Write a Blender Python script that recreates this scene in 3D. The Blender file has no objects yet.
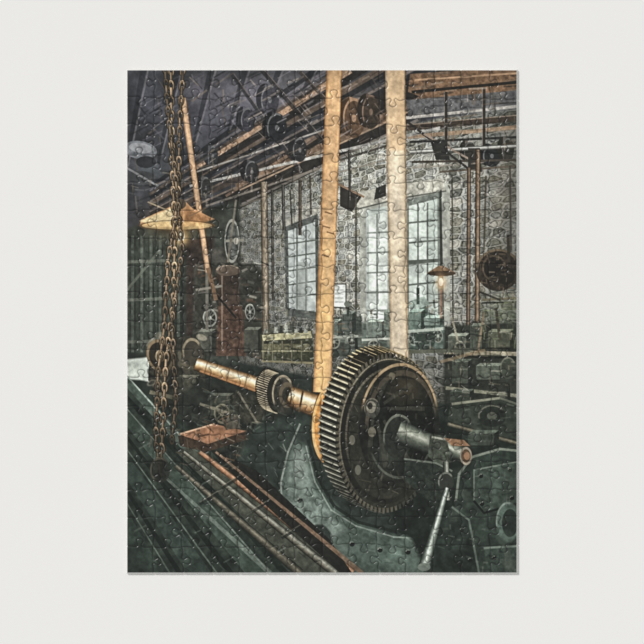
import bpy, math, random
import numpy as np
# ------------------------------------------------------------------ print canvas
X0,Y0,X1,Y1=126.5,69.5,517.5,573.5      # artwork units (1 unit = 0.7143 mm)
ST=0.5
xs=np.arange(X0,X1+ST/2,ST); ys=np.arange(Y0,Y1+ST/2,ST)
W=len(xs); H=len(ys)
GX,GY=np.meshgrid(xs,ys)
C=np.zeros((H,W,3))
rng=np.random.RandomState(7)
TAB=rng.rand(256,256)
def vn(x,y):
    xi=np.floor(x).astype(int); yi=np.floor(y).astype(int)
    fx=x-xi; fy=y-yi
    fx=fx*fx*(3-2*fx); fy=fy*fy*(3-2*fy)
    a=TAB[yi&255,xi&255]; b=TAB[yi&255,(xi+1)&255]
    c=TAB[(yi+1)&255,xi&255]; d=TAB[(yi+1)&255,(xi+1)&255]
    return (a*(1-fx)+b*fx)*(1-fy)+(c*(1-fx)+d*fx)*fy
def fbm(x,y,o=4):
    s=0;a=.5;t=0
    for i in range(o):
        s=s+a*vn(x*2**i+17*i,y*2**i+31*i); t+=a; a*=.55
    return s/t
def win(x0,y0,x1,y1,m=2.5):
    i0=max(0,int((x0-m-X0)/ST)); i1=min(W,int((x1+m-X0)/ST)+2)
    j0=max(0,int((y0-m-Y0)/ST)); j1=min(H,int((y1+m-Y0)/ST)+2)
    if i1<=i0 or j1<=j0: return None
    return (slice(j0,j1),slice(i0,i1))
def colr(col,x,y):
    if callable(col): return col(x,y)
    return np.array(col,float)
def comp(s,a,col,n=0.0,ns=3.0):
    c=colr(col,GX[s],GY[s])
    if c.ndim==1: c=np.broadcast_to(c,C[s].shape)
    if n:
        f=1+n*2*(fbm(GX[s]/ns,GY[s]/ns,3)-.5)
        c=c*f[...,None]
    a=a[...,None]
    C[s]=C[s]*(1-a)+c*a
def poly(pts,col,soft=.8,alpha=1,n=0.,ns=3.):
    px=[p[0] for p in pts]; py=[p[1] for p in pts]
    s=win(min(px),min(py),max(px),max(py),soft+1)
    if s is None: return
    x=GX[s]; y=GY[s]; ins=np.zeros(x.shape,bool); d=np.full(x.shape,1e9)
    for i in range(len(pts)):
        ax,ay=pts[i]; bx,by=pts[(i+1)%len(pts)]
        dx,dy=bx-ax,by-ay; L=dx*dx+dy*dy+1e-9
        t=np.clip(((x-ax)*dx+(y-ay)*dy)/L,0,1)
        d=np.minimum(d,(x-ax-t*dx)**2+(y-ay-t*dy)**2)
        if ay!=by:
            c=((ay>y)!=(by>y))&(x<(bx-ax)*(y-ay)/(by-ay)+ax)
            ins^=c
    d=np.sqrt(d); sd=np.where(ins,d,-d)
    comp(s,np.clip(sd/soft+.5,0,1)*alpha,col,n,ns)
def line(p0,p1,w0,col,w1=None,soft=.8,alpha=1,n=0.,ns=3.,shade=None):
    if w1 is None: w1=w0
    m=max(w0,w1)/2+soft+1
    s=win(min(p0[0],p1[0]),min(p0[1],p1[1]),max(p0[0],p1[0]),max(p0[1],p1[1]),m)
    if s is None: return
    x=GX[s];y=GY[s];dx=p1[0]-p0[0];dy=p1[1]-p0[1];L2=dx*dx+dy*dy+1e-9;L=math.sqrt(L2)
    tt=((x-p0[0])*dx+(y-p0[1])*dy)/L2; t=np.clip(tt,0,1)
    w=w0+(w1-w0)*t
    pd=((x-p0[0])*dy-(y-p0[1])*dx)/L
    ed=np.maximum(-tt,tt-1)*L
    sd=np.minimum(w/2-np.abs(pd),-ed+.3)
    a=np.clip(sd/soft+.5,0,1)*alpha
    if shade is not None:
        q=np.clip(-pd/(w/2+1e-6),-1,1)   # -1..1 across
        P=[k[0] for k in shade]; c=np.stack([np.interp(q,P,[k[1][i] for k in shade]) for i in range(3)],-1)
        if n: c=c*(1+n*2*(fbm(x/ns,y/ns,3)-.5))[...,None]
        a=a[...,None]; C[s]=C[s]*(1-a)+c*a
    else: comp(s,a,col,n,ns)
def pline(pts,w,col,**k):
    for i in range(len(pts)-1): line(pts[i],pts[i+1],w,col,**k)
def ell(cx,cy,rx,ry,col,rot=0,inner=0.,soft=.8,alpha=1,n=0.,ns=3.,a0=None,a1=None,asoft=.15):
    R=max(rx,ry)
    s=win(cx-R,cy-R,cx+R,cy+R,soft+1)
    if s is None: return
    r=math.radians(rot);x=GX[s]-cx;y=GY[s]-cy
    u=(x*math.cos(r)+y*math.sin(r))/rx; v=(-x*math.sin(r)+y*math.cos(r))/ry
    q=np.sqrt(u*u+v*v)+1e-6
    g=np.sqrt((u/rx)**2+(v/ry)**2)/q+1e-6
    sd=(1-q)/g
    a=np.clip(sd/soft+.5,0,1)
    if inner>0: a=a*np.clip((q-inner)/g/soft+.5,0,1)
    if a0 is not None:
        th=np.degrees(np.arctan2(v,u)); mid=(a0+a1)/2; hw=(a1-a0)/2
        dd=np.abs((th-mid+180)%360-180); a=a*np.clip((hw-dd)/(hw*asoft+.5),0,1)
    comp(s,a*alpha,col,n,ns)
def glow(cx,cy,rx,ry,col,alpha=1,p=1.5):
    s=win(cx-2*rx,cy-2*ry,cx+2*rx,cy+2*ry)
    if s is None: return
    q=((GX[s]-cx)/rx)**2+((GY[s]-cy)/ry)**2
    comp(s,np.exp(-q*p)*alpha,col)
def grad(c0,c1,p0,p1):
    c0=np.array(c0,float);c1=np.array(c1,float);dx=p1[0]-p0[0];dy=p1[1]-p0[1];L=dx*dx+dy*dy
    def f(x,y):
        t=np.clip(((x-p0[0])*dx+(y-p0[1])*dy)/L,0,1)[...,None]
        return c0*(1-t)+c1*t
    return f
def clutter(box,nn,pal,l=(4,14),w=(.6,2.),dirs=(0,90),jit=8,alpha=.7,seed=1):
    R=random.Random(seed)
    for i in range(nn):
        x=R.uniform(box[0],box[2]);y=R.uniform(box[1],box[3]);L=R.uniform(*l)
        a=math.radians(R.choice(dirs)+R.uniform(-jit,jit));c=R.choice(pal);k=R.uniform(.75,1.2)
        line((x,y),(x+L*math.cos(a),y+L*math.sin(a)),R.uniform(*w),tuple(v*k for v in c),alpha=alpha*R.uniform(.5,1))
def blobs(box,nn,pal,r=(1.5,5),alpha=.6,seed=1,rings=True):
    R=random.Random(seed)
    for i in range(nn):
        x=R.uniform(box[0],box[2]);y=R.uniform(box[1],box[3])
        c=R.choice(pal);k=R.uniform(.75,1.2)
        ell(x,y,R.uniform(*r),R.uniform(*r),tuple(v*k for v in c),rot=R.uniform(0,90),alpha=alpha*R.uniform(.4,1),soft=1.4 if rings else 3,inner=R.choice([0,0,.6]) if rings else 0)
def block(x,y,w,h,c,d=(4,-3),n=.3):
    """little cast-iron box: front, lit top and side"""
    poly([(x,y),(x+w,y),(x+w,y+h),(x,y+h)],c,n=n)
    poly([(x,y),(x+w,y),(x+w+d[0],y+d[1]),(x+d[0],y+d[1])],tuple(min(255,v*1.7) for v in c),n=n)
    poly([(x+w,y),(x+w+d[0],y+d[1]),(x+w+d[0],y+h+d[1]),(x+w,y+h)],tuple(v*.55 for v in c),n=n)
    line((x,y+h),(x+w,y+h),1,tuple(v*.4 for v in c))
def wheel(cx,cy,rx,ry,c=(120,122,112),sp=3,rot=0,inn=.78):
    ell(cx,cy,rx,ry,(20,21,20),rot=rot,alpha=.55)
    for k in range(sp):
        r=math.pi*k/sp+.4; line((cx-rx*.85*math.cos(r),cy-ry*.85*math.sin(r)),(cx+rx*.85*math.cos(r),cy+ry*.85*math.sin(r)),1.5,tuple(v*.75 for v in c))
    ell(cx,cy,rx,ry,c,rot=rot,inner=inn); ell(cx,cy,rx*1.02,ry*1.02,tuple(min(255,v*1.5) for v in c),rot=rot,inner=.9,a0=170,a1=310,alpha=.8)
    ell(cx,cy,rx*.22,ry*.22,tuple(min(255,v*1.3) for v in c))
# ------------------------------------------------------------------ the artwork (old line-shaft machine shop)
FULL=(slice(0,H),slice(0,W))
comp(FULL,np.ones((H,W)),(36,40,37),.4,22)
# ceiling
poly([(120,60),(525,60),(525,135),(400,150),(240,215),(120,235)],(50,50,54),soft=10,n=.5,ns=14)
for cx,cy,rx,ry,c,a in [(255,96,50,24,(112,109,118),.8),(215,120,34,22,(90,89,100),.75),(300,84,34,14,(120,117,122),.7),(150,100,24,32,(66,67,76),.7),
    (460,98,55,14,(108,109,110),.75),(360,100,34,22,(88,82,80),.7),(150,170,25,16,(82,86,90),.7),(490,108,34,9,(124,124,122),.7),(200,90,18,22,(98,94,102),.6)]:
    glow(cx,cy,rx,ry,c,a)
for i,(y0,c,w) in enumerate([(-74,(22,22,25),6),(-62,(92,86,90),2.4),(-48,(78,64,52),5),(-38,(20,21,24),5),(-24,(126,108,92),2.4),(-12,(92,74,58),6),(-2,(22,22,24),5),(12,(118,104,92),2),(20,(26,25,26),6),(34,(120,100,82),2.4),(44,(62,50,42),6),(60,(126,106,86),2),(68,(26,24,24),5)]):
    line((520,y0),(150,y0+(293-y0)*370/520),w*1.5,c,w1=w*.6,alpha=.7,n=.35)
for i in range(7):
    x=140+i*34
    line((x+4,66),(x-16,176-i*12),6,(22,23,27),alpha=.5,w1=3); line((x+9,66),(x-12,166-i*12),1.8,(122,117,120),alpha=.5)
# stone wall
def voro(u,v):
    iu=np.floor(u).astype(int);iv=np.floor(v).astype(int)
    f1=np.full(u.shape,9.);f2=np.full(u.shape,9.);idv=np.zeros(u.shape)
    for a in (-1,0,1):
        for b in (-1,0,1):
            cu=iu+a;cv=iv+b
            jx=TAB[cv&255,cu&255];jy=TAB[(cu*3+7)&255,(cv*5+11)&255];k=TAB[(cu+91)&255,(cv+37)&255]
            d=np.hypot((cu+.15+.7*jx-u),(cv+.25+.5*jy-v)*1.15)
            m=d<f1
            f2=np.where(m,f1,np.minimum(f2,d)); idv=np.where(m,k,idv); f1=np.where(m,d,f1)
    return f2-f1,idv
def stone(x,y):
    u=16500/np.maximum(x,60); v=(y-293)/x*62+40
    u=u+.3*fbm(x/7,y/7,2)
    e,k=voro(u+300,v)
    mort=np.clip(1-e/.2,0,1)
    b=np.interp(x,[200,250,300,345,400,450,480,517],[80,104,128,154,158,144,122,100])
    b=b*np.interp(y,[110,150,200,300,340,400],[.8,1.0,1.06,1.0,.8,.5])
    tone=.68+.5*k+.32*(fbm(x/1.8,y/1.8,3)-.5)*2
    tint=np.stack([np.interp(k,[0,.3,.6,1],[.99,1.03,.98,1.02]),np.interp(k,[0,.3,.6,1],[1.01,1.0,1.0,1.0]),np.interp(k,[0,.3,.6,1],[.93,.87,.96,.92])],-1)
    c=(b*tone)[...,None]*tint
    mc=(b*1.22)[...,None]*np.array([1.01,1.01,.96])
    sh=np.clip(1-np.abs(e-.27)/.12,0,1)[...,None]
    c=c*(1-.38*sh)
    c=c*(1-mort[...,None]*.75)+mc*mort[...,None]*.75
    return c
poly([(238,205),(300,178),(400,128),(440,118),(525,108),(525,420),(238,362)],stone,soft=3)
glow(505,325,26,34,(92,104,74),.45); glow(505,200,20,60,(116,104,84),.25)
# left window
poly([(284,226),(318,214),(320,320),(286,316)],(78,81,77),n=.3)
poly([(288,231),(315,222),(316,312),(289,308)],(182,189,184),n=.22,ns=9)
for x in (297,306): line((x,226),(x,310),1.5,(86,91,87))
for y in (243,256,270,284,297): line((288,y+1),(316,y-3),1.5,(92,97,92))
poly([(296,262),(308,262),(308,310),(296,310)],(136,141,135),alpha=.5)
poly([(280,222),(318,206),(318,213),(282,228)],(148,146,134),n=.3)
poly([(332,284),(346,284),(346,308),(332,307)],(210,214,206),n=.1); pline([(332,284),(346,284),(346,308),(332,307),(332,284)],1.2,(60,60,53))
for y in (290,294,298,302): line((335,y),(343,y),.8,(140,144,140))
# large window
poly([(360,204),(388,194),(446,182),(450,190),(450,330),(360,330)],(160,161,150),n=.25,ns=5)
poly([(358,192),(400,184),(442,178),(446,190),(402,197),(358,208)],(186,184,168),n=.3,ns=3)
line((358,209),(402,198),1.6,(76,77,70),alpha=.8); line((402,198),(446,191),1.6,(76,77,70),alpha=.8)
poly([(366,210),(388,206),(388,328),(366,326)],(180,189,180),n=.15,ns=8)
poly([(369,216),(387,212),(387,326),(369,322)],(209,216,206),n=.14,ns=10)
for y in (232,252,272,292,310): line((367,y+1),(389,y),1.8,(126,132,124))
line((377,214),(377,325),1.6,(130,136,128))
poly([(405,200),(440,192),(442,326),(405,328)],(112,118,109),n=.2)
poly([(409,206),(437,199),(438,320),(409,322)],(203,213,202),n=.16,ns=10)
poly([(427,201),(438,199),(438,320),(427,321)],(166,178,167),alpha=.5)
for x in (418,427.5): line((x,203),(x,322),1.7,(106,112,104))
for y in (221,241,262,283,303): line((408,y+2),(439,y-1),1.9,(102,108,99))
line((404,262),(440,260),3,(88,93,85)); line((440,192),(443,328),2.8,(72,76,69))
poly([(362,326),(450,325),(452,332),(362,334)],(166,167,154),n=.2)
# ceiling beams and line shafting
poly([(352,66),(376,66),(200,176),(186,176)],(34,31,30),n=.3)
line((350,70),(196,168),7,(150,120,94),w1=3.6,n=.35,ns=2)
line((341,70),(190,160),2.4,(92,86,86),w1=1.5)
poly([(385,92),(440,70),(470,70),(400,128),(230,214),(222,200)],(36,33,31),n=.3)
line((440,92),(236,186),10,(106,85,68),w1=5,n=.4,ns=3)
line((438,98),(240,190),2,(178,146,114),w1=1.4,alpha=.85)
line((418,120),(242,204),3,(120,113,104),w1=2,alpha=.8)
line((330,128),(226,196),4,(118,94,74),w1=2.5,n=.3,alpha=.85)
poly([(410,74),(520,66),(520,90),(430,100),(408,92)],(110,83,61),n=.4,ns=3)
line((412,92),(520,82),3,(30,27,25)); line((415,80),(520,73),1.8,(176,138,103))
poly([(406,100),(520,90),(520,102),(408,116)],(84,84,84),n=.4)
line((405,118),(520,106),3,(154,150,142),n=.3); line((405,128),(520,118),6,(56,47,40),n=.3); line((405,125),(520,115),1,(128,112,94))
line((408,137),(520,127),4,(142,119,95),n=.3); line((410,142),(520,137),2.4,(38,37,36))
def pulley(cx,cy,rx,ry,c=(56,58,62),hi=(130,130,130),rot=0,th=5):
    ell(cx-th,cy-th*.3,rx,ry,tuple(v*.6 for v in c),rot=rot)
    poly([(cx-th,cy-th*.3-ry),(cx,cy-ry),(cx,cy+ry),(cx-th,cy-th*.3+ry)],tuple(v*1.4 for v in c),n=.3)
    ell(cx,cy,rx,ry,tuple(v*.8 for v in c),rot=rot,n=.3)
    ell(cx,cy,rx,ry,hi,rot=rot,inner=.86,alpha=.6,a0=140,a1=300)
    ell(cx,cy,rx*.2,ry*.2,hi,alpha=.6)
for (a,b,w,c) in [((262,70),(330,150),5,(38,36,36)),((232,74),(300,170),4,(42,41,43)),((300,72),(352,128),4,(52,45,41))]:
    line(a,b,w,c,n=.3,alpha=.75); line((a[0]+w/2,a[1]),(b[0]+w/2,b[1]),1,(138,127,118),alpha=.5)
line((190,186),(440,128),2.4,(160,158,150),w1=3.2,n=.3)
line((196,172),(330,128),1.6,(140,136,128)); line((206,206),(345,160),2,(122,114,102),alpha=.8)
pulley(270,100,9,15,(66,65,72)); pulley(248,120,7,12,(60,59,66)); pulley(277,128,10,15,(38,38,41))
pulley(354,118,11,20,(100,75,56),(200,156,118)); pulley(371,112,9,17,(63,52,44),(150,120,98))
pulley(213,156,5,10,(52,53,56)); pulley(300,150,7,12,(50,49,50)); pulley(206,188,5,11,(60,59,58)); pulley(252,172,7,11,(46,45,46))
pulley(492,156,9,11,(38,39,40)); pulley(470,152,6,10,(58,55,49)); pulley(508,150,6,12,(58,55,49))
for x,y0,y1 in [(446,92,150),(484,88,150)]:
    line((x,y0),(x,y1),3,(40,37,34)); line((x-1.6,y0),(x-1.6,y1),.8,(140,128,114),alpha=.6)
line((410,152),(516,146),4,None,shade=[(-1,(44,45,44)),(-.2,(206,205,195)),(1,(44,43,41))])
line((412,162),(516,160),2.2,(62,55,48)); line((440,172),(515,166),2,(86,76,65)); line((412,168),(466,164),1.6,(140,134,121))
line((405,120),(470,170),2.4,(42,39,37)); line((424,134),(480,165),2,(146,129,112))
poly([(430,140),(446,140),(450,160),(436,160)],(38,37,35)); poly([(468,148),(480,148),(482,172),(468,170)],(46,42,38))
clutter((225,76,345,150),110,[(148,143,144),(26,26,29),(98,92,94),(172,156,138),(22,22,24)],l=(5,20),dirs=(-30,-28,-32,50,-30),seed=2,alpha=.55)
clutter((130,74,235,170),100,[(112,110,116),(24,25,28),(72,71,77),(18,19,21),(106,92,76)],l=(5,22),dirs=(-30,50,-35,80,-30),seed=3,alpha=.55)
clutter((345,74,405,150),50,[(122,106,92),(26,24,23),(86,74,64)],l=(5,18),dirs=(-30,60,-28),seed=61,alpha=.55)
clutter((405,74,515,172),90,[(166,154,136),(32,30,28),(114,104,91),(24,24,24),(130,98,71)],l=(6,22),dirs=(-6,-5,-8,-6,90),jit=4,seed=4,alpha=.5)
clutter((190,150,330,205),90,[(154,142,125),(26,26,25),(102,88,74),(57,54,50)],l=(3,16),dirs=(-28,90,-24,-28),seed=5,alpha=.6)
poly([(340,186),(362,196),(352,212),(340,206)],(42,39,36)); line((338,184),(364,197),2,(136,108,84))
poly([(376,188),(386,184),(386,196),(374,200)],(46,44,42))
for a,b,w,c in [((290,190),(292,226),1.6,(50,48,44)),((310,176),(311,214),2,(60,56,49)),((324,170),(322,280),1.6,(66,63,56)),((356,196),(356,318),2,(70,67,59)),((452,176),(453,320),1.6,(60,57,51)),((486,176),(484,250),2,(66,60,51)),((510,166),(511,250),2,(58,53,47)),((240,206),(262,198),2,(90,83,74)),((340,160),(386,146),2.4,(60,55,50)),((340,172),(386,160),1.6,(128,121,107))]:
    line(a,b,w,c,alpha=.85)
# tin shapes left
ell(140,150,17,9,(108,111,115),rot=8,n=.3); ell(141,148,12,5,(164,166,168),rot=8,alpha=.6); ell(146,162,10,6,(38,39,42))
ell(140,178,16,7,(60,61,63)); line((127,168),(158,186),2,(124,124,125))
clutter((127,165,240,215),60,[(96,97,96),(24,25,26),(130,118,101)],l=(5,18),dirs=(-20,10,90),seed=63,alpha=.5)
# dark left hall: plank doors
poly([(120,230),(240,200),(240,370),(120,362)],(44,47,42),soft=4,n=.5,ns=10)
for i in range(12):
    x=128+i*4.6
    line((x,236),(x,352),2.8,(82,89,78) if i%2 else (54,60,52),alpha=.75,n=.4,ns=3)
for y in (262,300,342): line((127,y),(182,y-2),3,(106,110,97),alpha=.7,n=.3)
line((127,290),(160,250),2.5,(100,105,92),alpha=.7)
poly([(186,240),(214,236),(214,340),(186,345)],(44,36,32),soft=3,n=.5,ns=5)
poly([(202,250),(240,245),(242,352),(204,356)],(56,54,49),soft=3,n=.6,ns=5)
poly([(120,360),(150,357),(166,376),(162,384),(140,380),(120,379)],(206,213,200),soft=2,n=.12)
poly([(150,357),(185,352),(190,362),(164,372)],(104,109,100),soft=2)
def post(x0,y0,x1,y1,w,c,hi):
    line((x0,y0),(x1,y1),w,None,shade=[(-1,tuple(v*.4 for v in c)),(-.2,hi),(.5,c),(1,tuple(v*.35 for v in c))],n=.25,ns=3)
post(264,182,266,352,7,(110,97,79),(170,154,130)); post(272,190,273,300,2.5,(40,38,35),(88,82,74))
post(300,180,300,235,3,(52,45,39),(104,88,72)); post(283,185,284,230,3,(42,42,40),(96,92,84))
post(469,168,468,345,4,(68,55,44),(128,105,84)); post(478,150,477,345,5,(80,63,49),(150,125,98))
post(349,150,350,200,2.4,(40,38,35),(98,92,82))
# vertical wheel
ell(232,241,7.5,22,(38,40,38)); ell(232,241,7.5,22,(148,148,136),inner=.86,alpha=.85); ell(233,241,5.5,18,(76,78,74),n=.4)
line((226,241),(244,240),2.5,(126,124,111)); ell(236,241,2.5,3.5,(168,163,148)); line((236,200),(228,262),2,(102,96,84))
# ---- machinery under the windows
D=[(20,22,20),(104,112,102),(164,168,155),(44,40,34),(116,92,68),(66,74,67)]
def machine(box,base,seed,pal,nn=40):
    x0,y0,x1,y1=box
    poly([(x0,y1),(x0+2,y0+6),(x0+8,y0),(x1-6,y0+2),(x1,y0+8),(x1,y1)],base,soft=2,n=.5,ns=4)
    clutter(box,nn,pal,l=(2,9),w=(.8,2.4),dirs=(0,90,15,-20),seed=seed,alpha=.65)
machine((192,262,262,356),(46,45,40),11,[(20,20,18),(112,106,94),(62,50,41),(90,64,49),(73,76,68),(162,158,143)],150)
poly([(217,272),(238,270),(240,306),(219,308)],(52,42,36),n=.4); ell(228,271,12,5,(84,71,60)); ell(228,270,12,5,(140,124,104),inner=.8,a0=170,a1=350)
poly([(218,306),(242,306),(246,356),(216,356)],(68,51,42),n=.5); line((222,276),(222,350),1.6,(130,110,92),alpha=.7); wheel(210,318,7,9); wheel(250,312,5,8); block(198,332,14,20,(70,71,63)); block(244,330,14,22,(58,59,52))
line((207,262),(207,330),3,(98,95,85)); line((196,290),(222,286),2.4,(118,113,101)); line((214,292),(236,318),2,(26,25,23))
poly([(318,318),(362,316),(364,356),(316,358)],(60,64,58),soft=2,n=.5,ns=5)
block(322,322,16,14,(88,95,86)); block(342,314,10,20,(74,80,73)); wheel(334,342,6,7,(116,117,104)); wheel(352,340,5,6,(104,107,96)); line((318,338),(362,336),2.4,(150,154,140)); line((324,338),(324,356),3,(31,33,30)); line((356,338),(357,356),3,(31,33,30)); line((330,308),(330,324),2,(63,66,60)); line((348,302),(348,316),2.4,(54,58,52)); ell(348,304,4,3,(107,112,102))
clutter((318,306,362,356),65,D,l=(2,8),dirs=(0,90,15),seed=12,alpha=.55)
poly([(362,322),(402,318),(404,358),(362,360)],(80,88,80),soft=2,n=.5,ns=5)
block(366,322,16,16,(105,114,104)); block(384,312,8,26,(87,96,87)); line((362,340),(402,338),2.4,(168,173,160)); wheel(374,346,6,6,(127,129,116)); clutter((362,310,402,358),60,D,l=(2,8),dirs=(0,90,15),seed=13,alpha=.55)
poly([(406,352),(408,316),(414,300),(424,298),(428,312),(440,316),(446,330),(446,352)],(79,92,84),n=.4,ns=4)
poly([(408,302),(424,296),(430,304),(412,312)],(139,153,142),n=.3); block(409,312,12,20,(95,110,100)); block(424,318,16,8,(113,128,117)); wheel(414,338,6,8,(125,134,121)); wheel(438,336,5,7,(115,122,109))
line((418,288),(418,304),3,(66,74,67)); line((404,332),(450,328),3,(158,167,153),n=.2); poly([(414,334),(436,333),(432,352),(416,352)],(52,60,54),n=.3)
clutter((404,298,448,352),70,D+[(184,194,181)],l=(2,8),dirs=(0,90,15,-20),seed=14,alpha=.5)
# bench, small lathe and stacked parts at far right
poly([(444,326),(525,322),(525,420),(444,412)],(38,40,35),soft=3,n=.5,ns=6)
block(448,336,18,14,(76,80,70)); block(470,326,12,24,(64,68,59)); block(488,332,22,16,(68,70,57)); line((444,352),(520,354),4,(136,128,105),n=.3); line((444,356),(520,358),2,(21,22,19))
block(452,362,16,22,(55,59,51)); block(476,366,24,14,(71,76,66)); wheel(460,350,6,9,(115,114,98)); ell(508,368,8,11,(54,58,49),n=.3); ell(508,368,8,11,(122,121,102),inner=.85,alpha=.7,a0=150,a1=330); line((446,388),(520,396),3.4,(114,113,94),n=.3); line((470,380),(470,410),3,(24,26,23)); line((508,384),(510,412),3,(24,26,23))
line((484,312),(478,352),2.2,(116,100,78)); line((496,308),(500,340),3,(58,53,45)); line((452,318),(458,342),2,(140,133,112)); block(450,392,20,12,(46,50,43)); line((482,300),(517,298),2.4,(98,91,72)); line((482,303),(517,302),1.6,(31,31,25))
clutter((446,318,517,412),160,[(17,18,16),(98,101,88),(63,67,58),(132,118,96),(31,33,29),(162,159,141)],l=(2,10),dirs=(3,90,3,30),seed=15,alpha=.55)
line((400,352),(470,350),4,(76,78,66)); line((440,362),(485,350),3,(128,108,80),alpha=.7)
# small hanging lamp at the right
line((441,190),(441,268),1.2,(40,40,38)); poly([(438,266),(444,266),(456,273),(441,277),(427,273)],(118,92,68),n=.2); ell(441.5,273.5,14,2.6,(64,51,40))
glow(441,283,5,8,(255,202,140),.95); ell(441,282,2.3,4,(255,236,204)); line((441,290),(441,318),3,(186,128,100),alpha=.5)
# dark round motor on right wall
ell(498,270,22,21,(40,34,29),n=.5,ns=3); ell(498,270,22,21,(106,90,69),inner=.9,a0=180,a1=330,alpha=.8); ell(494,268,11,12,(25,22,20)); ell(494,268,12,13,(94,80,63),inner=.85,alpha=.5); ell(506,276,8,9,(29,25,22))
line((508,235),(509,262),3,(50,45,38)); clutter((478,252,516,292),60,[(118,102,81),(22,19,17),(76,63,50)],seed=21,l=(2,8),alpha=.6)
line((480,292),(500,300),2,(54,51,45)); clutter((482,292,516,345),60,[(144,149,116),(68,73,50),(108,118,82),(46,49,36)],seed=22,l=(3,10),alpha=.5)
# workbench with drawers
poly([(260,334),(312,330),(314,364),(262,362)],(50,50,40),n=.3)
poly([(262,335),(311,331),(312,338),(263,341)],(170,164,124),n=.3)
for i in range(5):
    x=264+i*9.6
    poly([(x,344),(x+7.6,343.6),(x+7.6,350),(x,350)],(96,93,70),n=.4,ns=2); poly([(x,352),(x+7.6,352),(x+7.6,360),(x,359)],(58,58,44),n=.4,ns=2)
    line((x-1,341),(x-1,362),1.2,(142,137,104),alpha=.6)
line((262,351),(312,351),1.4,(138,133,100)); line((262,361),(313,363),2,(120,112,84))
for i in range(9):
    x=264+i*5; h=4+((i*37)%6)
    poly([(x,333),(x+.6,333-h),(x+3.4,333-h),(x+4,333)],[(144,148,136),(72,74,66),(164,166,152),(46,48,44)][i%4],n=.3)
clutter((262,308,316,362),110,[(174,176,160),(34,36,32),(116,114,94),(66,71,64)],seed=25,l=(2,8),dirs=(0,90,-10),alpha=.6)
# ---- narrow belt
BL=[(-1,(112,82,58)),(-.6,(200,158,118)),(.3,(216,175,132)),(1,(138,102,74))]
line((183,98),(208,272),6,None,w1=5,shade=BL,n=.15); line((208,268),(216,300),4.5,(112,86,64),w1=4)
# ---- headstock end with handwheel
poly([(150,352),(166,338),(190,336),(204,350),(206,385),(190,402),(160,400),(148,380)],(47,45,39),n=.5)
blobs((150,335,205,400),34,[(152,141,114),(20,20,18),(94,84,65),(190,179,152)],seed=31,r=(2,6))
ell(160,356,13,17,(37,32,27),rot=-20); ell(160,356,13,17,(134,112,81),rot=-20,inner=.82,alpha=.8); ell(160,356,5,6,(158,138,103))
ell(192,352,10,14,(53,49,42)); ell(192,352,10,14,(160,144,112),inner=.8,alpha=.7,a0=150,a1=330)
block(176,378,20,18,(58,57,48)); line((150,392),(200,404),4,(100,94,76),n=.3)
# ---- lower machinery mass behind the shaft
poly([(200,380),(330,408),(330,520),(250,500),(190,430),(170,404)],(31,33,29),soft=4,n=.5,ns=8)
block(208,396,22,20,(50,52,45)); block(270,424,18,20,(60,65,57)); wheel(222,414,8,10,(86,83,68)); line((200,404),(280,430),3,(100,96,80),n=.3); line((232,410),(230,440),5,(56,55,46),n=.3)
clutter((190,385,325,450),140,[(14,15,14),(81,80,68),(48,50,44),(114,102,79),(94,101,92)],l=(3,12),dirs=(18,90,20,-70),seed=33,alpha=.5)
# ---- main shaft
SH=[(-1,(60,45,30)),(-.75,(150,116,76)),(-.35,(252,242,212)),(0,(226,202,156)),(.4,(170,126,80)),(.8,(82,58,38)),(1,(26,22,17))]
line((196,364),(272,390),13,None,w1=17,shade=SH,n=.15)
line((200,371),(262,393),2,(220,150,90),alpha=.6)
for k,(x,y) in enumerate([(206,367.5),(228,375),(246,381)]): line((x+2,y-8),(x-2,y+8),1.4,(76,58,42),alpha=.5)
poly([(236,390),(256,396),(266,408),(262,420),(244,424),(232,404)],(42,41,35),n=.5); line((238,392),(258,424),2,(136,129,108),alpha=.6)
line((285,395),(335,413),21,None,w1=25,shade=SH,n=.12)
ell(335,413,6,13,(56,42,28),rot=-8)
# pinion
ell(270,389,10,18,(28,26,23))
for k in range(26):
    a=math.radians(95+k*7);x=275+11.5*math.cos(a);y=391+20*math.sin(a)
    line((x-8,y-2.6),(x+3,y+1),2,(22,20,17)); line((x-7,y-1.2),(x+3,y+2.4),1,(184,168,134),alpha=.85)
ell(283,394,11,19,(44,42,37),n=.4); ell(283,394,11,19,(160,146,117),inner=.86,alpha=.8,a0=140,a1=330); ell(287,395,8,13,(94,81,62),inner=.6,alpha=.7)
line((289,396),(303,401),20,None,w1=21,shade=SH,n=.1); ell(289,396.5,3,10,(36,30,22),inner=.5,alpha=.7)
line((303,391),(299,412),2,(66,51,36))
# machine body under the gear: one heavy casting, front rounded, with a curved pale flank
poly([(256,424),(300,412),(330,424),(345,470),(352,505),(400,520),(470,500),(520,470),(525,580),(290,580),(262,530),(232,470)],(36,42,38),soft=3,n=.5,ns=9)
poly([(278,500),(284,466),(296,440),(310,452),(322,492),(350,520),(392,534),(436,540),(440,580),(330,580),(300,548),(282,526)],(66,78,70),soft=7,n=.5,ns=7)
poly([(284,482),(294,446),(304,452),(314,490),(334,516),(346,530),(330,540),(304,520),(288,506)],(98,110,101),soft=6,n=.45,ns=5)
glow(300,466,9,22,(140,150,139),.7); glow(388,558,38,12,(92,110,98),.55); glow(342,548,14,14,(96,108,99),.45)
pline([(300,424),(288,452),(281,482),(282,512),(292,534),(312,556),(334,573)],1.8,(156,164,150),alpha=.6)
pline([(308,440),(318,478),(334,506),(358,522),(396,532),(432,534)],3,(22,26,23),alpha=.8)
pline([(306,446),(315,482),(331,510),(356,526),(394,537),(430,539)],1.4,(150,160,147),alpha=.6)
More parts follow.
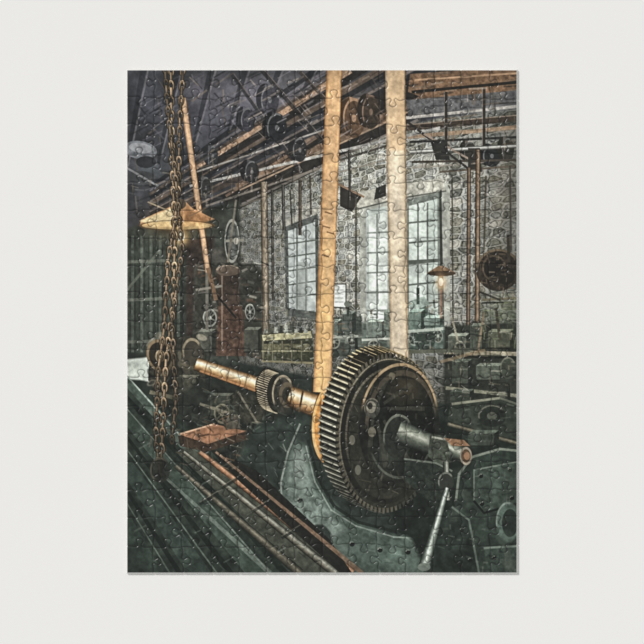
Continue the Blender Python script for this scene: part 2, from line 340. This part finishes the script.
ell(322,536,9,13,(38,43,39),rot=-35,n=.3,soft=2); ell(322,536,9,13,(112,120,110),rot=-35,inner=.85,alpha=.5,a0=10,a1=170)
for (x,y) in [(352,544),(380,550),(408,552),(300,500),(346,566)]: ell(x,y,2.6,2.6,(20,23,21)); ell(x,y,2.6,2.6,(138,146,134),inner=.65,a0=180,a1=320)
clutter((250,440,345,573),70,[(22,26,23),(136,144,133),(78,87,80)],l=(3,10),dirs=(60,45,90),seed=71,alpha=.38)
clutter((345,525,440,573),50,[(28,34,30),(120,134,122),(74,88,79)],l=(3,12),dirs=(8,10,40),seed=72,alpha=.38)
# ---- right side: heavy dark casting filling the corner
poly([(400,462),(440,405),(517,400),(525,580),(430,580),(412,540),(392,520)],(24,28,25),soft=4,n=.55,ns=9)
poly([(450,404),(500,398),(520,404),(520,440),(470,432),(448,420)],(40,44,38),n=.4,ns=5); line((452,404),(500,398),2.4,(120,120,101)); line((500,398),(517,404),2,(87,90,76))
ell(492,416,14,11,(29,32,28),n=.3); ell(492,416,14,11,(98,98,83),inner=.88,a0=160,a1=330,alpha=.8); ell(492,416,5,4,(72,74,63))
line((448,424),(520,444),5,None,shade=[(-1,(18,20,18)),(-.2,(114,106,85)),(1,(16,17,15))],n=.3)
poly([(458,474),(472,456),(500,448),(522,450),(522,580),(470,580),(452,540)],(36,43,38),soft=2,n=.5,ns=7)
pline([(456,500),(459,474),(472,457),(500,449),(520,451)],2.4,(122,129,113),alpha=.8)
poly([(474,470),(516,462),(520,502),(484,512),(474,500)],(50,59,52),soft=2,n=.45,ns=5); pline([(474,500),(474,470),(516,462)],1.4,(104,114,101),alpha=.8); pline([(474,501),(484,513),(520,503)],2.2,(16,19,17))
ell(508,522,12,20,(72,88,78),n=.35,soft=2); ell(510,523,8,14,(26,31,27),n=.3); ell(508,522,12,20,(150,162,148),inner=.9,a0=160,a1=290,alpha=.6)
poly([(430,520),(452,506),(470,520),(480,580),(428,580)],(30,36,32),soft=2,n=.5,ns=6); pline([(452,507),(469,520),(479,573)],2,(96,108,96),alpha=.75)
poly([(484,548),(520,546),(520,580),(488,580)],(46,55,49),soft=2,n=.4); line((484,548),(520,546),2,(112,124,110),alpha=.8)
for (x,y) in [(481,476),(510,470),(512,498),(482,504),(462,530),(470,560),(494,558)]: ell(x,y,2.2,2.2,(15,17,15)); ell(x,y,2.2,2.2,(134,141,126),inner=.7,a0=180,a1=300)
block(468,434,26,12,(46,51,44),d=(5,-4))
blobs((430,430,517,573),40,[(64,74,65),(12,14,12),(92,100,88),(38,45,39)],seed=41,r=(3,9),alpha=.3,rings=False)
clutter((430,400,517,573),120,[(86,97,86),(12,13,12),(50,58,51),(128,135,119)],l=(2,9),dirs=(12,90,8,-10),seed=42,alpha=.32)
# ---- brass pulley behind the bull gear
ell(338,420,26,42,(74,49,28),rot=4); ell(333,424,21,42,(190,130,66),rot=4,n=.4,ns=4)
ell(333,424,21,42,(236,196,126),rot=4,inner=.88,alpha=.7,a0=120,a1=260); ell(338,428,18,36,(106,69,38),rot=4,n=.3)
# belts
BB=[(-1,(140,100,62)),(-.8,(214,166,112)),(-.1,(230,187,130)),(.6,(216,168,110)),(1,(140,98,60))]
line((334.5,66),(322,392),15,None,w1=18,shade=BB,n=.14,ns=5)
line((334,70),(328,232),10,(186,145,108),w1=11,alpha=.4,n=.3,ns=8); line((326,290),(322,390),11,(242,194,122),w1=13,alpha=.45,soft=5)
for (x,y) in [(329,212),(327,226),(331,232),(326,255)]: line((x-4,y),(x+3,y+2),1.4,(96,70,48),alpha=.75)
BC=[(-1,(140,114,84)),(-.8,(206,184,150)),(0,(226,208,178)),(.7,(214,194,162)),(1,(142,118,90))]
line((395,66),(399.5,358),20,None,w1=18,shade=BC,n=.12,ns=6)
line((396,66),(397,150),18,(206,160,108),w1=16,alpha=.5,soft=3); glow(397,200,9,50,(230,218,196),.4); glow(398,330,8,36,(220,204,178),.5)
# ---- big bull gear
gc=(387,433); RX,RY=51,80; OF=(-17,-7); rot=math.radians(4)
def gp(a,k=1.0,o=0.0):
    x=RX*k*math.cos(a);y=RY*k*math.sin(a)
    return (gc[0]+OF[0]*o+x*math.cos(rot)-y*math.sin(rot),gc[1]+OF[1]*o+x*math.sin(rot)+y*math.cos(rot))
glow(392,470,62,62,(14,16,14),.55)
poly([gp(math.radians(a),.985,1) for a in range(0,360,6)],(26,24,20),n=.4)
NT=76
for k in range(NT):
    a=2*math.pi*(k+.5)/NT
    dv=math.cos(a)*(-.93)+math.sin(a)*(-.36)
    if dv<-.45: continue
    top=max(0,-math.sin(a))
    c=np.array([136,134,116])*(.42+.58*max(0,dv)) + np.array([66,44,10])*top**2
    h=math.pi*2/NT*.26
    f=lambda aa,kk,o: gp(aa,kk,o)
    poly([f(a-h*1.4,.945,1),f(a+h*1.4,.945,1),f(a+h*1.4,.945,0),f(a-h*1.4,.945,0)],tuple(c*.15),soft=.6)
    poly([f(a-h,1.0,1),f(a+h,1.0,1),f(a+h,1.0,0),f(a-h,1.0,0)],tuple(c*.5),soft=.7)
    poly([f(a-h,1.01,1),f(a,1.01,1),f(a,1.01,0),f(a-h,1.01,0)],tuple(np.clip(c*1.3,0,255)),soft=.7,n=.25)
poly([gp(math.radians(a),.955) for a in range(0,360,5)],(34,33,28),n=.4,ns=5)
for k in range(NT):
    a=2*math.pi*(k+.5)/NT; h=math.pi*2/NT*.25
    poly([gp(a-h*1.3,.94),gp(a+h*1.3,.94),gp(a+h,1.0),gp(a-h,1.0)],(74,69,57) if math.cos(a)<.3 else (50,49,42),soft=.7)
def ringp(k,w,col,a0,a1,al=.8,soft=.8):
    N=40
    pts=[gp(math.radians(a0+(a1-a0)*i/N),k) for i in range(N+1)]
    for i in range(N):
        f=math.sin(math.pi*(i+.5)/N)**.6
        line(pts[i],pts[i+1],w,col,alpha=al*f,soft=soft)
ringp(.925,1.4,(150,139,112),120,340,.65); ringp(.86,5,(18,18,16),0,360,.6); ringp(.80,2,(124,115,94),150,300,.55)
dc=(399,425)
ell(dc[0],dc[1],40,62,(24,24,21),rot=3,n=.5,ns=6)
ell(dc[0],dc[1],40,62,(176,146,104),rot=3,inner=.95,a0=190,a1=345,alpha=.85)
ell(dc[0]+2,dc[1]+1,36,56,(68,60,49),rot=3,inner=.9,a0=170,a1=350,alpha=.8)
ell(dc[0]+3,dc[1]+2,33,51,(16,17,15),rot=3,n=.5); ell(dc[0]+2,dc[1]+2,34,52,(94,99,87),rot=3,inner=.95,a0=20,a1=150,alpha=.55)
glow(406,388,20,18,(78,66,49),.6); glow(388,455,18,20,(58,62,54),.65)
for a in (200,250,300,340,60,110,150):
    r=math.radians(a); line((380+8*math.cos(r),412+10*math.sin(r)),(396+30*math.cos(r),424+46*math.sin(r)),3,(55,54,46),w1=5,alpha=.6,n=.3)
ell(372,408,8,10,(50,49,44),n=.3); ell(371,407,5,6,(120,116,100),n=.3); ell(370,406,2.6,3.4,(38,36,32)); ell(372,408,8,10,(136,128,106),inner=.86,a0=150,a1=330,alpha=.55)
ell(372,432,4,5,(94,89,75)); ell(392,376,3,4,(90,83,66)); ell(352,440,3,5,(86,83,71)); ell(358,470,3,5,(76,75,65))
clutter((346,366,430,495),80,[(14,14,13),(92,85,71),(55,52,44)],l=(3,12),dirs=(70,110,90,20),seed=75,alpha=.42)
# ---- spindle nose to the right
SG=[(-1,(27,29,27)),(-.6,(107,113,99)),(-.2,(166,169,152)),(.2,(88,93,82)),(1,(16,17,16))]
ell(398,436,15,22,(31,33,29),rot=5,n=.3); ell(398,436,15,22,(118,121,104),rot=5,inner=.88,a0=150,a1=320,alpha=.6)
line((398,432),(436,446),24,None,w1=20,shade=SG,n=.25); ell(436,446,5,11,(50,54,48))
line((436,444),(466,456),17,None,w1=17,shade=SG,n=.25)
poly([(430,434),(446,436),(452,462),(438,466),(428,456)],(60,64,55),n=.4); line((432,437),(448,440),2,(157,158,142))
ell(466,456,6,9,(76,58,43),n=.3); ell(466,456,6,9,(166,159,139),inner=.75,alpha=.75); ell(467,456,3,4,(138,102,74))
poly([(444,438),(464,440),(470,446),(452,446)],(124,90,64),n=.3)
# bracket below the spindle
poly([(404,458),(436,462),(452,470),(452,492),(436,506),(420,494),(404,480)],(34,38,34),soft=1.5,n=.45); pline([(404,459),(436,463),(452,471)],1.8,(108,114,101),alpha=.8)
line((446,462),(447,500),6,None,w1=7,shade=SG); ell(446,482,8,10,(36,38,34)); ell(446,482,8,10,(132,136,121),inner=.82,alpha=.55,a0=150,a1=330)
line((447,488),(424,568),5,None,w1=12,shade=[(-1,(24,28,25)),(-.3,(138,148,135)),(.1,(206,214,200)),(.5,(92,101,92)),(1,(20,24,21))],n=.2)
ell(424,567,6.5,4,(98,106,96))
# ---- bed ways : broad slabs of cast iron
poly([(120,385),(160,400),(340,573),(340,580),(120,580)],(34,40,35),soft=3,n=.55,ns=7)
for (xa,ya,xb,yb,wa,wb,c,al) in [
   (120,374,310,580,8,16,(72,84,75),.9),(120,368,305,576,1.4,2,(172,186,170),.75),(120,390,292,580,4,7,(20,25,22),.9),
   (120,410,262,580,10,18,(56,67,59),.85),(120,401,276,580,1.2,1.8,(138,152,138),.55),(120,428,236,580,3,6,(18,22,19),.9),
   (120,456,204,580,14,20,(46,56,50),.8),(120,440,222,580,1.1,1.6,(120,136,122),.5),(120,480,184,580,3,5,(16,20,18),.85),
   (120,512,158,580,14,16,(42,51,45),.8),(120,492,174,580,1.1,1.6,(112,128,114),.45)]:
    line((xa,ya),(xb,yb),wa,c,w1=wb,alpha=al,n=.4,ns=5)
poly([(176,452),(190,446),(350,573),(300,573)],(58,60,51),n=.35,ns=5)
line((184,452),(335,573),4,None,w1=9,shade=[(-1,(28,27,23)),(-.3,(140,140,125)),(.3,(92,88,75)),(1,(18,18,15))],n=.3)
line((200,452),(352,573),5,None,w1=10,shade=[(-1,(50,37,28)),(-.4,(186,136,100)),(.3,(142,97,68)),(1,(34,26,20))],n=.3)
line((176,466),(300,573),5,None,w1=9,shade=[(-1,(20,22,20)),(-.2,(108,102,85)),(1,(22,21,18))],n=.3)
poly([(206,446),(256,470),(330,540),(352,573),(340,573),(240,482)],(24,24,21),n=.3)
line((216,452),(362,573),2.2,(126,96,73),w1=4.4,alpha=.8,n=.25)
line((166,478),(270,573),2.5,(118,128,116),w1=5,alpha=.55,n=.3)
for (x,y) in [(232,482),(262,506),(292,532),(210,498)]: line((x-10,y+6),(x+8,y-5),3,(20,21,19),alpha=.6); line((x-10,y+4),(x+8,y-7),1,(130,122,104),alpha=.45)
# cross slide plate
poly([(178,436),(214,426),(246,432),(246,440),(206,452),(180,446)],(50,39,31),n=.3)
poly([(178,434),(214,424),(246,431),(208,444)],(148,103,74),n=.25,ns=4); line((180,434),(214,424),1.4,(208,164,128))
poly([(222,420),(238,416),(240,428),(226,430)],(70,65,56),n=.3)
clutter((150,400,240,470),90,[(17,18,16),(130,118,97),(77,82,73),(134,98,72)],l=(3,12),dirs=(20,90,42,-20),seed=51,alpha=.5)
clutter((127,400,300,573),120,[(14,18,16),(78,88,79),(126,138,126),(36,42,37)],l=(4,14),dirs=(43,40,46,-30),seed=52,alpha=.35,w=(.6,1.8),jit=5)
# ---- hanging reflector lamp
line((181,150),(180,204),1.4,(32,32,32))
glow(176,222,34,18,(150,106,62),.4)
poly([(176,202),(186,202),(192,208),(214,219),(180,228),(140,225),(141,220),(170,207)],grad((202,148,94),(166,118,76),(140,200),(214,229)),n=.25,ns=6)
poly([(140,221),(171,208),(177,227),(154,227)],(222,204,154),alpha=.85,n=.2,soft=2); poly([(186,209),(214,219),(196,226),(184,225)],(142,100,64),n=.25,soft=2)
ell(177,225.5,38,5.4,(92,68,46),inner=.88,alpha=.8); ell(177,225.5,35,4,(228,186,120),alpha=.65,n=.25)
glow(181,237,8,10,(255,196,112),.85); ell(181,236,3.6,5.8,(255,240,204)); ell(181,204,5,5,(74,62,50))
line((148,202),(176,214),1.4,(146,130,102)); line((206,208),(190,216),1.2,(110,86,64))
# ---- chains
def chain(pts,s=8.5,w=5.2,c=(112,88,62),seed=0):
    R=random.Random(seed)
    P=[np.array(p,float) for p in pts]; flip=0
    tot=sum(np.linalg.norm(P[k+1]-P[k]) for k in range(len(P)-1)); t=0
    while t<tot-s*.5:
        def at(q):
            for k in range(len(P)-1):
                l=np.linalg.norm(P[k+1]-P[k])
                if q<=l or k==len(P)-2: return P[k]+(P[k+1]-P[k])*q/l,(P[k+1]-P[k])/l
                q-=l
        p,dr=at(t+s*.5); an=math.degrees(math.atan2(dr[1],dr[0]))+R.uniform(-7,7); k=R.uniform(.7,1.3)*np.interp(p[1],[360,460],[1,.55])
        cc=tuple(v*k for v in c)
        if flip%2==0:
            ell(p[0],p[1],s*.68,w*.5+.8,(16,14,12),rot=an,inner=.3,alpha=.85)
            ell(p[0],p[1],s*.64,w*.5,cc,rot=an,inner=.55)
            ell(p[0]-.5,p[1]-.3,s*.6,w*.45,tuple(min(255,v*1.75) for v in cc),rot=an,inner=.78,alpha=.8,a0=100,a1=260)
        else:
            q0=p-dr*s*.6; q1=p+dr*s*.6
            line(q0,q1,3.2,(16,14,12),alpha=.8); line(q0,q1,2.1,tuple(v*.85 for v in cc)); line(q0+(-.5,0),q1+(-.5,0),.9,tuple(min(255,v*1.6) for v in cc),alpha=.8)
        flip+=1; t+=s*.86
glow(172,380,12,110,(16,17,15),.45)
chain([(171,66),(172,150),(175,230),(174,300),(166,360),(163,420),(161,474)],seed=1,c=(124,102,76),s=8.8,w=5.8)
chain([(183,66),(180,120),(178,200),(168,262),(164,330),(158,372),(156,440),(160,470)],seed=2,c=(100,82,62),s=8.8,w=5.4)
chain([(165,66),(168,110),(176,180),(182,250),(172,320),(176,400),(172,440)],seed=3,c=(84,70,54),s=8,w=5)
ell(160,470,10,13,(28,28,25),n=.5,alpha=.8); ell(160,470,10,13,(100,93,75),inner=.82,alpha=.4,a0=120,a1=320)
# ---- tone: local contrast like the heavily processed print
def boxblur(A,r):
    P=np.pad(A,((r+1,r),(r+1,r),(0,0)),mode='edge').cumsum(0).cumsum(1); k=2*r+1
    return (P[k:,k:]-P[:-k,k:]-P[k:,:-k]+P[:-k,:-k])/(k*k)
f=1+.15*(fbm(GX/2.4,GY/2.4,3)-.5)*2; g=1+.2*(fbm(GX/11+50,GY/11,3)-.5)*2
C*= (f*g)[...,None]
e=np.minimum(np.minimum(GX-X0,X1-GX),np.minimum(GY-Y0,Y1-GY)); C*= (.86+.14*np.clip(e/22,0,1))[...,None]
C=np.clip(C,0,255)
L=C.mean(-1,keepdims=True)
B=boxblur(boxblur(L,7),7); S=boxblur(L,2)
C=C+ .32*(L-B)*np.clip(L/60,.4,1) + .22*(L-S)
C=np.clip(C,2,255)/255
C=C**.87*255
dk=np.clip(1-L/110,0,1); C=C+dk*np.array([-1.,1.2,-.5])
# ------------------------------------------------------------------ die-cut seams (14 x 18 pieces)
NX,NY=14,18
R=random.Random(5)
cw=(X1-X0)/NX; ch=(Y1-Y0)/NY
corner={}
for j in range(NY+1):
    for i in range(NX+1):
        jx=0 if i in (0,NX) else R.uniform(-1.8,1.8); jy=0 if j in (0,NY) else R.uniform(-1.8,1.8)
        corner[i,j]=np.array([X0+i*cw+jx,Y0+j*ch+jy])
dist=np.full((H,W),9.)
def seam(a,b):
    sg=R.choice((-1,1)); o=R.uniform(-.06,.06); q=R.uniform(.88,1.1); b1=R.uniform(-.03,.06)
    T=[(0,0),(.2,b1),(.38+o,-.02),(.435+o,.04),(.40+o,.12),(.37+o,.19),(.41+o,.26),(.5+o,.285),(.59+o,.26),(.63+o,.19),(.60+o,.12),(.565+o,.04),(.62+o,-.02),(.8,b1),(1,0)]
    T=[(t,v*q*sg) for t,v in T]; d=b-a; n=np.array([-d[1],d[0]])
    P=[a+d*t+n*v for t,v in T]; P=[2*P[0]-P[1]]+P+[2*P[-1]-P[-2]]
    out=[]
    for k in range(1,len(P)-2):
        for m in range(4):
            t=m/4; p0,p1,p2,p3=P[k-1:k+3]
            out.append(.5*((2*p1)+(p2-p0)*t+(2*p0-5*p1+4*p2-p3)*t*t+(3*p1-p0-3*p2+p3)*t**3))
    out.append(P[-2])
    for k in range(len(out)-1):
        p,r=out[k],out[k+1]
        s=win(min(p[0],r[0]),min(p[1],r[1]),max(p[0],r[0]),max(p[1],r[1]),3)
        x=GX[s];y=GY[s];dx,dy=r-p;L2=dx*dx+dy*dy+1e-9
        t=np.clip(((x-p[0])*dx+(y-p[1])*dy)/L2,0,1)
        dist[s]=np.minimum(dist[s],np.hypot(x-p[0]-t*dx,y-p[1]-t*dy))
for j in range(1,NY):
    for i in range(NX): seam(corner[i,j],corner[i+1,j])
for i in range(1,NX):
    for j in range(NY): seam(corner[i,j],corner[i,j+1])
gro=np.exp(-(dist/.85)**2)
C*= (1-.36*np.exp(-(dist/.5)**2))[...,None]  # dark cut line, with the groove's occlusion painted into the print colour
C=np.clip(C,3,250)
eb=np.clip((1.1-e)/.5,0,1)[...,None]; C=C*(1-eb)+np.array([232,231,228])*eb
lin=np.where(C/255<=.04045,C/255/12.92,((C/255+.055)/1.055)**2.4)
# ------------------------------------------------------------------ build the puzzle mesh
K=0.2794/391.0; TH=0.0021
zz=TH-gro*0.0005-np.clip((1.4-e)/1.4,0,1)**2*0.0004
vx=(GX-322)*K; vy=(322-GY)*K
co=np.stack([vx,vy,zz],-1).reshape(-1,3)
idx=np.arange(H*W).reshape(H,W)
q=np.stack([idx[:-1,:-1],idx[1:,:-1],idx[1:,1:],idx[:-1,1:]],-1).reshape(-1,4)
ring=np.concatenate([idx[0,:-1],idx[:-1,-1],idx[-1,:0:-1],idx[:0:-1,0]])
rc=co[ring].copy(); rc[:,2]=.0009
base=H*W; nr=len(ring); low=np.arange(nr)+base
sk=np.stack([ring,np.roll(ring,-1),np.roll(low,-1),low],-1)
co=np.concatenate([co,rc]); q=np.concatenate([q,sk])
me=bpy.data.meshes.new("printed_pieces")
me.vertices.add(len(co)); me.vertices.foreach_set("co",co.astype(np.float32).ravel())
me.loops.add(q.size); me.loops.foreach_set("vertex_index",q.astype(np.int32).ravel())
me.polygons.add(len(q)); me.polygons.foreach_set("loop_start",(np.arange(len(q))*4).astype(np.int32))
me.update(calc_edges=True); me.validate()
at=me.color_attributes.new("print_ink",'FLOAT_COLOR','POINT')
cc=np.ones((len(co),4),np.float32); cc[:base,:3]=lin.reshape(-1,3); cc[base:,:3]=(.76,.75,.72)
at.data.foreach_set("color",cc.ravel())
me.polygons.foreach_set("use_smooth",np.ones(len(q),bool))
pieces=bpy.data.objects.new("printed_pieces",me); bpy.context.collection.objects.link(pieces)
def mat(name):
    m=bpy.data.materials.new(name); m.use_nodes=True; return m,m.node_tree,m.node_tree.nodes["Principled BSDF"]
m,nt,b=mat("satin_printed_card")
a=nt.nodes.new("ShaderNodeAttribute"); a.attribute_name="print_ink"; nt.links.new(a.outputs["Color"],b.inputs["Base Color"])
b.inputs["Roughness"].default_value=.3; b.inputs["Specular IOR Level"].default_value=.3
me.materials.append(m)
root=bpy.data.objects.new("jigsaw_puzzle",None); bpy.context.collection.objects.link(root); pieces.parent=root
def box(name,x0,y0,z0,x1,y1,z1,mt,bev=0):
    v=[(x,y,z) for z in (z0,z1) for y in (y0,y1) for x in (x0,x1)]
    f=[(0,2,3,1),(4,5,7,6),(0,1,5,4),(2,6,7,3),(0,4,6,2),(1,3,7,5)]
    M=bpy.data.meshes.new(name); M.from_pydata(v,[],f); M.update(); o=bpy.data.objects.new(name,M); bpy.context.collection.objects.link(o); M.materials.append(mt)
    if bev:
        k=o.modifiers.new("bevel",'BEVEL'); k.width=bev; k.segments=4
    return o
m2,nt2,b2=mat("grey_board")
nz=nt2.nodes.new("ShaderNodeTexNoise"); nz.inputs["Scale"].default_value=900; cr=nt2.nodes.new("ShaderNodeValToRGB")
cr.color_ramp.elements[0].color=(.62,.61,.58,1); cr.color_ramp.elements[1].color=(.78,.77,.74,1)
nt2.links.new(nz.outputs["Fac"],cr.inputs["Fac"]); nt2.links.new(cr.outputs["Color"],b2.inputs["Base Color"])
bx=(X0-322)*K+.0001; bX=(X1-322)*K-.0001; by=(322-Y1)*K+.0001; bY=(322-Y0)*K-.0001
bk=box("cardboard_backing",bx,by,0,bX,bY,.0012,m2); bk.parent=root
# ------------------------------------------------------------------ table top
m3,nt3,b3=mat("matte_white_laminate")
tc=nt3.nodes.new("ShaderNodeTexCoord"); nz=nt3.nodes.new("ShaderNodeTexNoise"); nz.inputs["Scale"].default_value=6; nz.inputs["Detail"].default_value=6
cr=nt3.nodes.new("ShaderNodeValToRGB"); cr.color_ramp.elements[0].color=(.825,.818,.798,1); cr.color_ramp.elements[1].color=(.845,.838,.818,1)
nt3.links.new(tc.outputs["Object"],nz.inputs["Vector"]); nt3.links.new(nz.outputs["Fac"],cr.inputs["Fac"]); nt3.links.new(cr.outputs["Color"],b3.inputs["Base Color"])
b3.inputs["Roughness"].default_value=.8; b3.inputs["Specular IOR Level"].default_value=.1
box("tabletop",-.9,-.6,-.03,.9,.6,0,m3,.004)
# ------------------------------------------------------------------ light
w=bpy.data.worlds.new("studio"); bpy.context.scene.world=w; w.use_nodes=True
bg=w.node_tree.nodes["Background"]; bg.inputs[0].default_value=(.99,1,1,1); bg.inputs[1].default_value=.55
sd=bpy.data.lights.new("key_sun",'SUN'); sd.energy=2.2; sd.angle=math.radians(12); sd.color=(1,.985,.965)
so=bpy.data.objects.new("key_sun",sd); bpy.context.collection.objects.link(so)
import mathutils
so.rotation_euler=mathutils.Vector((.62,-.62,-.72)).to_track_quat('-Z','Y').to_euler()
so.location=(-.8,.8,1.0)
# ------------------------------------------------------------------ camera
cd=bpy.data.cameras.new("camera"); cam=bpy.data.objects.new("camera",cd); bpy.context.collection.objects.link(cam)
D=1.5; cam.location=(0,0,D+TH); cd.sensor_width=36; cd.lens=36*D/(644*K)
bpy.context.scene.camera=cam
bpy.context.scene.view_settings.view_transform='Standard'
